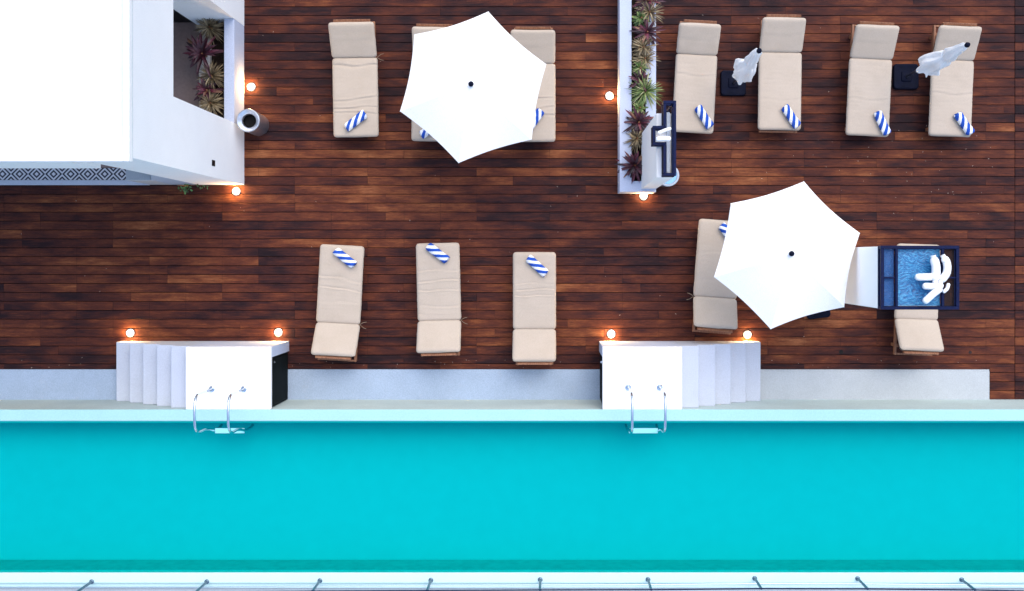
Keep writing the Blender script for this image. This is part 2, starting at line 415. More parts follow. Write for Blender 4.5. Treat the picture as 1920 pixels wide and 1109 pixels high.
pl('pool_side', M['poolin'], -14.3, -14, YO2, YW, -.5, HP); pl('pool_side', M['poolin'], 14, 14.3, YO2, YW, -.5, HP)
w = MB(); nx, ny = 1, 1
w.add([(-13.99, YO + .001, 1.115), (13.99, YO + .001, 1.115), (13.99, YI - .001, 1.115), (-13.99, YI - .001, 1.115)], [(0, 1, 2, 3)])
tag(w.build('water', M['water']), kind='structure')
# outer walkway beyond the pool
o = MB(); o.box(-14, 14, -9.5, YO2 - .03, .3, 1.02); tag(o.build('walkway', M['strip_pale']), kind='structure')
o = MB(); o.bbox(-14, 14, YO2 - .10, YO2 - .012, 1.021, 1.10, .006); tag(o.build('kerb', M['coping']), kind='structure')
# railing along the far rim
rail = empty('pool_railing', P(1015, 1089, HP), 0, 'low rail of chrome posts and thin navy bar along the outer pool rim', 'railing')
r0 = Vector(rail.location)
post_uv = [(-45, 1098), (172, 1095), (388, 1091), (600, 1089), (808, 1088), (1013, 1087), (1215, 1086.5), (1415, 1084.5), (1608, 1085), (1803, 1087), (1990, 1091)]
ztop = .52
def yrail(x): return r0.y
tops = []
for (pu, pv) in post_uv:
    p = P(pu, min(pv, 1091), HP) - r0
    b = MB(); b.lathe([(.0, .0), (.038, .0), (.038, .012), (.028, .02), (.0, .02)], p.x, p.y, 20)
    b.tube([(p.x, p.y, .018), (p.x, p.y - .0, ztop)], .021, 10); b.build('post', M['postmetal'], rail, auto=40)
    tops.append((p.x, p.y, ztop))
tops = [(-13 - r0.x, tops[0][1] - .03, ztop)] + tops + [(13 - r0.x, tops[-1][1] - .03, ztop)]
b = MB(); b.tube(tops, .010, 8); b.build('top_bar', M['navysteel'], rail, smooth=True)
b = MB(); b.tube([(p[0], p[1] - .0, .27) for p in tops], .006, 6); b.build('middle_wire', M['chrome'], rail, smooth=True)
# ================================================================= POOL STEPS
def stair_block(u_edges, u_end, side, label):
    """u_edges: outer edges of treads 1..5 and of the top; side -1 steps rise eastward, +1 rise westward"""
    yN = P(0, 640)[1] ; yS = YW + .0015
    hs = [HP * (i + 1) / 6 for i in range(6)]
    xs = [P(uu, 0, hs[i])[0] for i, uu in enumerate(u_edges)]
    xe = P(u_end, 0, HP)[0]
    root = empty('pool_steps', ((xs[5] + xe) / 2, (yN + yS) / 2, 0), 0, label, 'steps', 'plastered steps up to the raised pool')
    ox, oy = root.location.x, root.location.y
    for i in range(5):
        a, bb = xs[i], xs[i + 1]
        b = MB(); b.bbox(min(a, bb) - ox, max(a, bb) - ox, yS - oy, yN - oy, -.04, hs[i], .006); b.build('step', M['stepw'], root, auto=30)
    # platform with a service hatch on its open side
    x0, x1 = min(xs[5], xe), max(xs[5], xe)
    t = .12; b = MB()
    if side < 0: hx0, hx1, ix0, ix1 = x1 - .35, x1, x0, x1 - .35
    else: hx0, hx1, ix0, ix1 = x0, x0 + .35, x0 + .35, x1
    b.box(ix0 - ox, ix1 - ox, yS - oy, yN - oy, -.04, HP - .10)
    b.box(hx0 - ox, hx1 - ox, yN - .17 - oy, yN - oy, -.04, HP - .10)
    b.build('platform_body', M['planterw'], root)
    b = MB(); b.bbox(x0 - ox, x1 - ox, yS - oy, yN - oy, HP - .0995, HP, .008); b.build('platform_top', M['towerw'], root, auto=30)
    # hatch
    b = MB(); dx = (hx1 - .05) if side < 0 else (hx0 + .02)
    b.box(dx - ox, dx + .03 - ox, yS + .01 - oy, yN - .18 - oy, -.03, HP - .105)
    z = .08
    while z < HP - .16:
        xa = dx + .03 if side < 0 else dx - .012
        b.box(xa - ox, xa + .012 - ox, yS + .05 - oy, yN - .22 - oy, z, z + .035); z += .06
    h = b.build('hatch', M['louvre'], root)
    xk = dx + (.05 if side < 0 else -.025) - ox
    b = MB(); b.lathe([(0, 0), (.02, 0), (.02, .02), (0, .02)], 0, 0, 16); kb = b.build('handle', M['chrome'], h, auto=30); kb.location = (xk, yN - .26 - oy, .95)
    return root
stair_block([218, 243, 268, 294, 320.6, 348], 507, -1, 'left white pool steps with black louvred hatch on their open side')
stair_block([1426, 1398, 1370, 1341, 1310, 1279], 1130, 1, 'right white pool steps descending towards the parasol with the tower')
# ladders
def ladder(uvs, label, lean):
    pa, pb = P(*uvs[0], HP), P(*uvs[1], HP)
    root = empty('pool_ladder', (pa + pb) / 2, 0, label, 'pool ladder', 'chrome pool ladders')
    c = Vector(root.location)
    yd = P(0, 798, 1.1)[1] - c.y
    for p in (pa, pb):
        x = p.x - c.x
        b = MB(); pts = [(x, 0, 0), (x, 0, .35)]
        R1 = .17
        for k in range(0, 7):
            a = math.pi / 2 * k / 6; pts.append((x, -R1 + R1 * math.cos(a) + .0, .62 + R1 * math.sin(a)))
        R2 = .2; yy = yd + R2
        pts.append((x, (yy - R1) / 2 - .0, .79 + .01))
        for k in range(0, 7):
            a = math.pi / 2 * k / 6; pts.append((x, yy - R2 * math.sin(a), .59 + R2 * math.cos(a)))
        pts += [(x, yd, .35), (x, yd - .03, .15), (x, yd - .085, -.08), (x, yd - .09, -.35), (x, yd - .06, -.5)]
        b.tube(pts, .021, 12); b.build('handrail', M['chrome'], root, smooth=True)
        b = MB(); b.lathe([(.0, .001), (.048, .001), (.048, .008), (.032, .02), (.0, .02)], x, 0, 24); b.build('flange', M['chrome'], root, auto=35)
    x0, x1 = pa.x - c.x, pb.x - c.x
    for i, z in enumerate((-.12,)):
        b = MB(); b.bbox(x0 + .02, x1 - .02, yd - .13, yd - .05, z, z + .025, .004)
        for k in range(9):
            for j in (-1, 1):
                b.box(x0 + .06 + k * (x1 - x0 - .12) / 9, x0 + .085 + k * (x1 - x0 - .12) / 9, yd - .09 + j * .018 - .006, yd - .09 + j * .018 + .006, z + .0252, z + .029)
        b.build('tread', M['pipe'], root)
ladder([(397, 730), (457, 730)], 'chrome pool ladder on the left white platform', 0)
ladder([(1178, 727), (1237, 727)], 'chrome pool ladder on the right white platform', 0)
# ================================================================= BUILDING
bl = empty('white_building', (-8, 3.5, 0), 0, 'flat roofed white building with a tall side opening and patterned tile doorstep', 'building')
bx, by = -8.0, 3.5
def bp(name, m, boxes, ch=.0, parent=None):
    b = MB()
    for q in boxes:
        q = (q[0] - bx, q[1] - bx, q[2] - by, q[3] - by, q[4], q[5])
        if ch: b.bbox(*q, ch)
        else: b.box(*q)
    return b.build(name, m, parent or bl)
XE = P(458, 0)[0]; TOP = 4.70; ZL = 3.32; XI = P(373, 0)[0]
yS0 = P(0, 347)[1]; yO0, yO1 = 2.24, 3.96
SILL = .56
ty_n = P(0, 318, 1.0)[1]; P_z = H - (-XI) * F / 747
bp('wall', M['white'], [
    (XI, XE, yS0, yO0, 0, ZL), (XI, XE, yO1, 9, 0, ZL), (XI, XE, yS0, 9, ZL + .0005, TOP - .002),
    (-13, XI - .001, P(0, 305, TOP)[1], P(0, 305, TOP)[1] + .22, 3.85, TOP - .002)])
bp('pedestal', M['strip_pale'], [(P(281, 0)[0], P(283, 0, 1.0)[0], yS0 + .001, ty_n, 0, 1.0)], .008)
b = MB(); q_ = [(P(283, 0, 1.0)[0] + .002, 0), (XI - .002, 0), (XI - .002, P_z), (P(283, 0, 1.0)[0] + .002, 1.0)]
b.add([(x - bx, yy - by, z) for yy in (yS0 + .002, yS0 + .10) for x, z in q_], [(0, 1, 2, 3), (7, 6, 5, 4), (0, 4, 5, 1), (1, 5, 6, 2), (2, 6, 7, 3), (3, 7, 4, 0)]); b.build('sloping_wall', M['strip'], bl)
bp('back_wall', M['white'], [(-13, -12.8, 1.6, 9, 0, TOP - .3), (-12.8, XI - .01, 8.8, 9, 0, TOP - .3), (-12.8, P(262,0)[0], 3.0, 3.2, 0, TOP - .3)])
bp('roof', M['roofin'], [(-13, XE, P(0, 303, TOP)[1], 9, TOP, TOP + .03)])
xo = P(250, 0, TOP)[0]; xin = P(229, 0, TOP + .15)[0]; ys_ = P(0, 303, TOP + .12)[1]
bp('parapet', M['roofw'], [(xin, XE + .0, P(0, 305, TOP)[1] - .0, 9, TOP + .0305, TOP + .13), (-13, xin - .001, P(0, 305, TOP)[1], P(0, 305, TOP)[1] + .17, TOP + .0305, TOP + .13)], .01)
XT = P(420, 0, SILL)[0]
bp('window_sill_wall', M['planterw'], [(XT, XE - .001, yO0 + .001, yO1 - .001, 0, SILL)], .006)
bp('interior_floor', M['intfloor'], [(-12.8, XI - .001, P(0,316)[1] + .01, 9, -.02, .012)])
bp('interior_door', M['dark'], [(-7.6, XI - .02, 4.02, 4.12, .013, 3.3)])
bp('vent', M['dark'], [(XE - .01, XE + .006, 1.43, 1.52, 1.55, 1.69)])
b = MB(); tx1 = P(281, 0)[0] + .25; ty0, ty1 = P(0, 338)[1], P(0, 316)[1]
b.box(-13 - bx, tx1 - bx, -(ty1 - ty0) / 2, (ty1 - ty0) / 2, -.02, .03)
t_ = b.build('tile_threshold', M['tile'], bl); t_.location = (0, (ty0 + ty1) / 2 - by, 0)
bp('doorstep', M['stepw'], [(-13, P(281, 0)[0] - .002, yS0 - .005, ty0 - .002, -.02, .045)], .006)
# side planter inside the opening
pw = empty('side_planter', (P(397, 0)[0], 3.1, 0), 0, 'narrow planting bed behind the low wall inside the white building', 'planter')
xk0, xk1 = P(373, 0, .35)[0], P(394, 0, .35)[0]
b = MB(); b.bbox(xk0 - pw.location.x, xk1 - pw.location.x, yO0 + .005 - 3.1, yO1 - .005 - 3.1, .0, .35, .006); b.build('kerb', M['kerb'], pw)
b = MB()
ng = 10
b.box(xk1 + .002 - pw.location.x, XT - .002 - pw.location.x, yO0 + .005 - 3.1, yO1 - .005 - 3.1, .013, .28); b.build('soil', M['soil'], pw)
# ================================================================= MIDDLE PLANTER
ZP = .50
px0, px1, px2, px3 = P(1162, 0, ZP)[0], P(1184, 0, ZP)[0], P(1211, 0, ZP)[0], P(1230, 0, ZP)[0]
py0, py1 = P(0, 360, ZP)[1], P(0, 340, ZP)[1]
mp_ = empty('long_planter', ((px0 + px3) / 2, 4.5, 0), 0, 'long low plaster planter box full of spiky plants dividing the wooden deck', 'planter')
ox, oy = mp_.location.x, 4.5
b = MB(); b.prism([(px0 - ox, py0 - oy), (px3 - ox, py0 - oy), (px3 - ox, py1 - oy), (px0 - ox, py1 - oy)], -.02, ZP - .0)
b.box(px0 - ox, px1 - ox, py1 - oy + .0005, 8.2 - oy, -.02, ZP - .0); b.box(px2 - ox, px3 - ox, py1 - oy + .0005, 8.2 - oy, -.02, ZP)
b.build('wall', M['planterw'], mp_)
b = MB(); b.box(px1 + .001 - ox, px2 - .001 - ox, py1 + .001 - oy, 8.2 - oy, 0, .40); b.build('soil', M['soil'], mp_)
# ---- plants
def rosette(name, u, v, h, mat, nleaf, Lf, wd, up, label, seed, cat='plant', group=None, lean=(0, 0)):
    rg = random.Random(seed); c = P(u, v, h)
    root = empty(name, c, 0, label, cat, group)
    b = MB()
    for i in range(nleaf):
        a = 2 * math.pi * (i * .382 + rg.uniform(-.04, .04)); q = i / nleaf
        el = R(8 + 72 * q * up + rg.uniform(-12, 12)); ln = Lf * (1 - .35 * q) * rg.uniform(.75, 1.15); ww = wd * rg.uniform(.8, 1.2)
        dirh = Vector((math.cos(a) + lean[0], math.sin(a) + lean[1], 0)).normalized(); side = Vector((-dirh.y, dirh.x, 0))
        tone = rg.random() * .6 + rg.choice([0, .15, .35])
        p = Vector((dirh.x * .012, dirh.y * .012, .03 + .12 * q)); n = 5; vs = []
        e = el
        for k in range(n + 1):
            t = k / n; wk = ww * (math.sin(math.pi * min(1, (t * .8 + .18))) ** .8) * (1 if k < n else .02)
            upv = Vector((-dirh.x * math.sin(e), -dirh.y * math.sin(e), math.cos(e)))
            vs += [p - side * wk + upv * wk * .35, p.copy(), p + side * wk + upv * wk * .35]
            p = p + (dirh * math.cos(e) + Vector((0, 0, 1)) * math.sin(e)) * (ln / n); e -= R(rg.uniform(8, 20))
        for k in range(n):
            o_ = 3 * k; tk = max(0, min(1, tone + rg.uniform(-.1, .1) + .15 * k / n))
            b.add([], [])
            base = len(b.v) if k == 0 else base
            if k == 0: b.v += [tuple(x) for x in vs]
            for f in ((0, 1, 4, 3), (1, 2, 5, 4)):
                b.f.append(tuple(base + o_ + j for j in f)); b.tone.append((tk, .5, .5)); b.fm.append(0)
    b.build('leaves', mat, root)
    b = MB(); b.tube([(0, 0, -.12), (0, 0, .05), (.005, 0, .18)], [.018, .016, .01], 8); b.build('stem', M['teak'], root, smooth=True)
    return root
G1 = 'spiky plants in the long planter'
mids = [  # u, v, mat, n, L, w, label
    (1213, 5, 'red', 34, .30, .020, 'maroon spiky plant topmost in the long planter'),
    (1216, 27, 'olive', 60, .28, .010, 'straw coloured spiky plant second from top in the long planter'),
    (1201, 38, 'green', 26, .17, .022, 'small dark green plant by the left inside wall of the long planter'),
    (1212, 64, 'red', 34, .30, .020, 'maroon plant reaching over the planter right wall level with the parasol rim'),
    (1205, 92, 'olive', 60, .26, .010, 'bronze grassy plant in the upper middle of the long planter'),
    (1208, 113, 'olive', 44, .26, .010, 'thin bronze plant above the small green tuft in the long planter'),
    (1199, 131, 'green', 36, .19, .010, 'small green tuft against the left wall of the long planter'),
    (1199, 155, 'red', 30, .28, .020, 'maroon plant just above the bright green spiky one'),
    (1208, 174, 'green', 66, .36, .010, 'bright lime green spiky plant, largest in the long planter'),
    (1198, 205, 'green', 22, .15, .016, 'dark low green plant beneath the bright green spiky one'),
    (1196, 232, 'red', 40, .34, .022, 'large maroon plant beside the white tower wall'),
    (1193, 262, 'olive', 50, .25, .011, 'bronze green plant between two maroon ones at the planter lower end'),
    (1189, 312, 'red', 48, .33, .022, 'maroon plant in the lowest corner of the long planter'),
]
for i, (pu, pv, mt, n, Lf, wd, lb) in enumerate(mids):
    if wd < .012: n = int(n * 1.5); wd *= .72
    rosette('cordyline_plant' if mt == 'red' else 'spiky_plant', pu, pv, .42, M[mt], int(n * 1.15), Lf * 1.1, wd, .9 if mt != 'red' else .75, lb, 20 + i, 'plant', G1)
G2 = 'plants inside the side opening of the building'
for i, (pu, pv, mt, n, Lf, wd, lb) in enumerate([
    (398, 55, 'olive', 170, .34, .0065, 'straw coloured spiky plant at the top of the side opening'),
    (384, 104, 'red', 30, .42, .030, 'broad leaved maroon plant below the uppermost straw coloured one'),
    (402, 145, 'olive', 110, .33, .0075, 'bronze spiky plant in the middle of the side planter'),
    (393, 172, 'red', 26, .30, .026, 'small maroon plant above the lowest bronze one in the side planter'),
    (400, 196, 'olive', 110, .30, .0085, 'reddish bronze plant at the lower corner of the side opening')]):
    rosette('cordyline_plant' if mt == 'red' else 'spiky_plant', pu, pv, .32 + (.12 if i == 1 else 0), M[mt], n, Lf, wd, .8, lb, 60 + i, 'plant', G2, (-.55, .1) if i in (1, 3) else (0, 0))
# leafy climber at the south wall
rg = random.Random(5); c = P(352, 349, .1)
vn = empty('leafy_climber', (c.x, yS0 - .02, .0), 0, 'small bright green leafy plant at the foot of the white building wall', 'plant')
b = MB()
for i in range(40):
    t = rg.random(); cx = rg.gauss(-.02, .05) if i < 30 else rg.gauss(.26, .03); cy = -rg.random() * (.10 if i < 30 else .04) ; cz = .05 + rg.random() * .25
    a = rg.uniform(0, 6.28); s_ = rg.uniform(.016, .028)
    dx, dy = math.cos(a), math.sin(a); tl = rg.uniform(-.4, .4)
    vs = [(cx, cy, cz), (cx + s_ * (dx * .9 - dy * .6), cy + s_ * (dy * .9 + dx * .6), cz + tl * s_), (cx + s_ * 2.2 * dx, cy + s_ * 2.2 * dy, cz - .3 * s_), (cx + s_ * (dx * .9 + dy * .6), cy + s_ * (dy * .9 - dx * .6), cz - tl * s_)]
    b.add(vs, [(0, 1, 2, 3)], (rg.random(), .5, .5))
b.build('leaves', M['vine'], vn)
b = MB(); b.tube([(.0, 0, 0), (.02, -.01, .25), (-.03, -.02, .5)], .006, 6); b.tube([(.0, 0, .02), (.15, -.005, .3), (.3, -.01, .45)], .005, 6); b.build('stem', M['teak'], vn, smooth=True)
# ================================================================= LOUNGERS
ZC = .42
def rounded(a, b_, rx):      # square param -> rounded-corner plan
    return a, b_
def cushion_mesh(w, l, t, seed, nw=14, nl=34, wr=(), amp=.004, rc=.055):
    """w along x, l along y from 0..l, bottom at z=0"""
    mb = MB(); rg = random.Random(seed); off = Vector((rg.uniform(0, 99), rg.uniform(0, 99), 0))
    us = []
    def spread(n, L_):
        # denser samples near both edges
        pts = [0, .012, .03, .06]
        inner = n - 8
        mid = [.1 + (L_ - .2) * k / (inner - 1) for k in range(inner)]
        return pts + mid + [L_ - .06, L_ - .03, L_ - .012, L_]
    X = spread(nw, w); Y = spread(nl, l)
    def hgt(x, y):
        e = min(x, w - x, y, l - y); r = t * .5
        ex, ey = min(x, w - x), min(y, l - y)
        # corner distance
        if ex < rc and ey < rc: e = rc - math.hypot(rc - ex, rc - ey)
        e = max(0, e)
        q = math.sqrt(max(0, 1 - (1 - min(1, e / r)) ** 2))
        return q
    def pos(x, y):
        # pull corners in to a rounded plan
        ex, ey = min(x, w - x), min(y, l - y)
        px, py = x, y
        if ex < rc and ey < rc:
            dx, dy = rc - ex, rc - ey; m_ = max(dx, dy); dd = math.hypot(dx, dy)
            if dd > 1e-6:
                k = m_ / dd; ndx, ndy = dx * k, dy * k
                px = (rc - ndx) if x < w / 2 else w - (rc - ndx); py = (rc - ndy) if y < l / 2 else l - (rc - ndy)
        wob = .005 * noise.noise(Vector((x * 3, y * 6, 3)) + off)
        if ex < .05: px += wob + .0035 * noise.noise(Vector((x, y * 22, 8)) + off)
        if ey < .05: py += wob
        return px, py
    nX, nY = len(X), len(Y); top = []; bot = []
    for j, y in enumerate(Y):
        for i, x in enumerate(X):
            px, py = pos(x, y); ex, ey = min(px, w - px), min(py, l - py)
            e = min(ex, ey)
            if ex < rc and ey < rc: e = rc - math.hypot(rc - ex, rc - ey)
            q = math.sqrt(max(0, 1 - (1 - min(1, max(0, e) / (t * .5))) ** 2))
            zt = t * .5 + t * .5 * q; zb = t * .5 - t * .5 * q
            d_ = 0
            for (y0, s_, a_, sk, ph) in wr:
                a_ = a_ * 2.4
                yy = y - y0 - sk * (x - w / 2) - .012 * math.sin(x * 9 + ph) - .02 * noise.noise(Vector((x * 4, ph, 0)))
                fade = .45 + .55 * noise.noise(Vector((x * 3 + ph * 7, y0 * 5, ph)))
                d_ += -a_ * fade * math.exp(-(yy / s_) ** 2) + a_ * .7 * fade * math.exp(-((yy - 1.7 * s_) / s_) ** 2)
            d_ += amp * noise.noise(Vector((x * 5, y * 7, 0)) + off) + amp * .6 * noise.noise(Vector((x * 13, y * 24, 5)) + off)
            d_ += .010 * (1 - (2 * x / w - 1) ** 2)
            top.append((px, py, zt + d_ * q)); bot.append((px, py, zb))
    n = nX * nY; fs = []
    for j in range(nY - 1):
        for i in range(nX - 1):
            a = j * nX + i
            fs.append((a, a + 1, a + nX + 1, a + nX)); fs.append((n + a, n + a + nX, n + a + nX + 1, n + a + 1))
    mb.add(top + bot, fs); return mb
def finish_cushion(mb, name, parent):
    o = mb.build(name, M['fabric'], parent, smooth=True)
    bm = bmesh.new(); bm.from_mesh(o.data); bmesh.ops.remove_doubles(bm, verts=bm.verts, dist=.0004); bmesh.ops.recalc_face_normals(bm, faces=bm.faces); bm.to_mesh(o.data); bm.free()
    for p in o.data.polygons: p.use_smooth = True
    return o
GL = 'sun loungers with sand coloured cushions'
def lounger(foot, hinge, back, wpx, rise, label, seed, wrinkles, tie=0, barlen=.07, frame_foot=0.0):
    rg = random.Random(seed)
    a = P(*foot, ZC); b_ = P(*hinge, ZC); c_ = P(*back, ZC + rise)
    a2 = Vector((a.x, a.y)); b2 = Vector((b_.x, b_.y)); c2 = Vector((c_.x, c_.y))
    dr = (b2 - a2).normalized(); seat = (b2 - a2).length
    hor = (c2 - b2).dot(dr)
    rz = math.atan2(dr.y, dr.x) - math.pi / 2
    root = empty('sun_lounger', (a.x, a.y, 0), rz, label, 'sun lounger', GL)
    w = wpx * (H - ZC) / F
    zf = .27; t = .09; zb = ZC - t    # cushion bottom
    tot = seat + hor + barlen + .02
    rw = w - .09
    # frame: two side rails, end bars, slats
    fb = MB()
    for sx in (-1, 1):
        x = sx * (rw / 2 - .018); fb.bbox(x - .018, x + .018, .02 - frame_foot, tot, zf - .03, zf + .045, .004)
    for yy in (.0 + .022 - frame_foot, tot - .032): fb.bbox(-rw / 2 + .037, rw / 2 - .037, yy, yy + .03, zf - .028, zf + .043, .004)
    fb.bbox(-rw / 2 + .037, rw / 2 - .037, seat + .02, seat + .055, zf - .028, zf + .025, .004)
    y = .085
    while y < seat - .05:
        fb.bbox(-rw / 2 + .03, rw / 2 - .03, y, y + .06, zf + .046, zb - .001, .003); y += .085
    fb.build('frame', M['teak'], root)
    for sx in (-1, 1):
        for yy in (.12, tot - .18):
            lb = MB(); x = sx * (rw / 2 - .058); lb.bbox(x - .02, x + .02, yy, yy + .055, 0, zf + .02, .004); lb.build('leg', M['teak'], root)
    # backrest frame
    L_ = math.hypot(hor, rise); ang = math.atan2(rise, hor)
    piv = Vector((0, seat + .012, zb + .012))
    mt = Matrix.Translation(piv) @ Matrix.Rotation(ang, 4, 'X')
    bb = MB(); bw_ = rw - .09
    for sx in (-1, 1): bb.bbox(sx * bw_ / 2 - .016, sx * bw_ / 2 + .016, .0, L_ + .025, -.045, -.012, .003)
    y = .03
    while y < L_ - .03: bb.bbox(-bw_ / 2, bw_ / 2, y, y + .055, -.0115, .0, .003); y += .08
    bb.bbox(-bw_ / 2 - .01, bw_ / 2 + .01, L_ - .02, L_ + .035, -.0115, .003, .003)
    bb.v = [tuple(mt @ Vector(v)) for v in bb.v]; bb.build('backrest_frame', M['teak'], root)
    e0 = mt @ Vector((0, L_ * .6, -.05))
    for sx in (-1, 1):
        pb = MB(); pb.tube([(sx * .22, e0.y, e0.z), (sx * .22, e0.y + .10, zf + .0)], .012, 6); pb.build('backrest_prop', M['teak'], root)
    # cushions
    sc = cushion_mesh(w, seat - .004, t, seed, 18, 130, wrinkles); sc.v = [(v[0] - w / 2, v[1], v[2] + zb) for v in sc.v]
    finish_cushion(sc, 'seat_cushion', root)
    bc = cushion_mesh(w * 1.0, L_, t * .95, seed + 50, 14, 22, [(L_ * .5, .03, .002, .05, 1)], .003)
    # slight hinge gap
    tb = Matrix.Translation(Vector((-w / 2 + rg.uniform(-.006, .006), seat + .014, zb + .012))) @ Matrix.Rotation(ang, 4, 'X')
    bc.v = [tuple(tb @ Vector(v)) for v in bc.v]; finish_cushion(bc, 'back_cushion', root)
    if tie:
        for k in range(2):
            tb_ = MB(); x = tie * w / 2
            pts = [Vector((x - tie * .01, seat - .01, zb + .05))]
            for j in range(5):
                pts.append(pts[-1] + Vector((tie * .022, (.018 if k else -.012) * (1 if j < 3 else .4) * (1 if foot[1] < hinge[1] else 1), -.004)))
            tb_.tube(pts, .0032, 6); tb_.build('tie', M['tie'], root, smooth=True)
    return root
W = lambda *a: list(a)
LG = [
 ((667,257),(664.5,107),(660,40),85,.28,'lone sun lounger in the upper row nearest the white building',1,[(1.18,.02,.010,0,1),(.62,.018,.007,.1,2),(.48,.016,.009,.03,3),(.40,.015,.006,-.05,4)],1,.06),
 ((812.5,265),(815.5,118),(818,49),84,.28,'upper lounger mostly covered by the left parasol, its left side showing',2,[(.45,.02,.006,0,2)],0,.06),
 ((1000,266),(1000,118),(998,54),83,.28,'upper lounger whose right side shows beyond the left parasol',3,[(.55,.016,.008,.05,1),(.72,.015,.005,0,2),(.42,.018,.007,.08,4)],0,.08),
 ((1299,249),(1307,101),(1317,42),78,.28,'upper lounger beside the navy topped tower and the long planter',4,[(.95,.02,.003,0,1)],0,.07),
 ((1462,244),(1464,97),(1470,31),81,.28,'upper lounger overlapped by the tip of the left folded parasol',5,[(.5,.02,.003,0,1)],0,.0,.05),
 ((1627,255),(1634,109),(1644,45),81,.30,'upper lounger directly left of the rightmost navy parasol base',6,[(.6,.02,.003,0,1)],0,.05),
 ((1782,256),(1788,111),(1803,47),80,.30,'rightmost upper lounger with a folded parasol over its backrest',7,[(.7,.02,.003,0,1)],0,.06),
 ((641,460),(633,608),(623,669),83,.30,'lower row lounger standing nearest the left pool steps',8,[(.55,.018,.009,-.12,1),(.72,.014,.006,-.1,2),(.95,.02,.003,0,3)],-1,.09),
 ((820,456),(823.5,603),(822,663),82,.30,'middle one of the three lower loungers between the pool steps',9,[(.45,.016,.006,0,1),(.62,.014,.008,.06,2),(.78,.014,.005,0,3),(1.05,.016,.004,0,5),(1.2,.012,.005,-.05,4)],-1,.06),
 ((1002,473),(1002,619),(1000.5,680),81,.30,'rightmost of the three lower loungers between the two pool steps',10,[(.52,.012,.006,0,1),(.62,.012,.007,.04,2),(.72,.012,.005,0,3)],0,.06),
 ((1352,413),(1341,560),(1342,617),82,.30,'lounger half covered by the right parasol above the right pool steps',11,[(.55,.02,.003,0,1)],1,.08),
 ((1724,458),(1719,601),(1731,660),82,.34,'lounger partly hidden by the navy framed blue tower top',12,[(.5,.02,.004,0,1)],0,.08),
]
for q in LG: lounger(*q)
# ---------------------------------------------------------------- towels
def towel(u, v, du, dv, label, seed, ln=.40, rad=.064, z=ZC):
    rg = random.Random(seed)
    p = P(u, v, z + rad); d_ = Vector((du, -dv)).normalized(); rz = math.atan2(d_.y, d_.x)
    mb = MB(); nr, ns = 22, 18; vs = []; wrap = []
    for i in range(ns + 1):
        t = i / ns; x = (t - .5) * ln
        e = min(t, 1 - t) * ln; rr = rad * (1 if e > .02 else (.86 + .14 * math.sqrt(max(0, 1 - (1 - e / .02) ** 2))))
        for k in range(nr):
            w_ = 2 * math.pi * k / nr
            f = 1 + .07 * noise.noise(Vector((x * 8 + seed, math.cos(w_) * 1.2, math.sin(w_) * 1.2)))
            lip = .010 * max(0, 1 - abs(((w_ + x * 5) % (2 * math.pi)) - 1.1) / .5)
            r_ = rr * f + lip
            vs.append((x + .01 * math.sin(w_ * 1.0 + seed), math.cos(w_) * r_ * 1.12, max(-rad * .92, math.sin(w_) * r_ * .95)))
    fs = []
    for i in range(ns):
        for k in range(nr): fs.append((i * nr + k, i * nr + (k + 1) % nr, (i + 1) * nr + (k + 1) % nr, (i + 1) * nr + k))
    # recessed spiral looking ends
    n0 = len(vs)
    for end in (0, 1):
        base = end * ns * nr; xo = (-.5 if end == 0 else .5) * ln
        prev = [base + k for k in range(nr)]
        for q, (s_, dx) in enumerate(((.72, -.012), (.62, .004), (.38, -.012), (.28, .004), (.05, -.006))):
            cur = []
            for k in range(nr):
                b0 = vs[base + k]; cur.append(len(vs)); vs.append((xo + dx * (1 if end else -1), b0[1] * s_, b0[2] * s_))
            for k in range(nr): fs.append((prev[k], prev[(k + 1) % nr], cur[(k + 1) % nr], cur[k]))
            prev = cur
        fs.append(tuple(prev))
    mb.add(vs, fs)
    o = mb.build('rolled_towel', M['towel'], None, smooth=True, loc=(p.x, p.y, z + rad * .92 + .008), rot=rz)
    at = o.data.attributes.new('wrap', 'FLOAT', 'POINT')
    for i, vv in enumerate(o.data.vertices):
        at.data[i].value = vv.co.x / .165 - (-1 if (dv > 0 and v < 400) else 1) * vv.co.y / .118
    return tag(o, label, 'towel', 'rolled blue and white striped towels')
for i, (q, lb) in enumerate([
 ((667,227,100,-75),'striped towel roll on the lone lounger nearest the white building'),
 ((808,241,30,-22),'striped towel roll just peeking out below the left edge of the left parasol'),
 ((1002,226,40,-55),'striped towel roll half hidden by the right edge of the left parasol'),
 ((1320,220,60,95),'striped towel roll on the lounger beside the navy topped tower'),
 ((1483,219,60,92),'striped towel roll on the upper lounger right of the nearer folded parasol'),
 ((1654,231,42,95),'striped towel roll on the upper lounger left of the rightmost parasol base'),
 ((1807.5,232,62,92),'striped towel roll on the rightmost upper lounger'),
 ((646.5,484,110,88),'striped towel roll on the lower lounger nearest the left pool steps'),
 ((820.5,475,110,85),'striped towel roll on the middle one of the three lower loungers'),
 ((1007,499,100,92),'striped towel roll on the rightmost of the three lower loungers'),
 ((1366,440,60,80),'striped towel roll peeking out at the left edge of the right parasol')]):
    towel(*q, lb, i + 1)
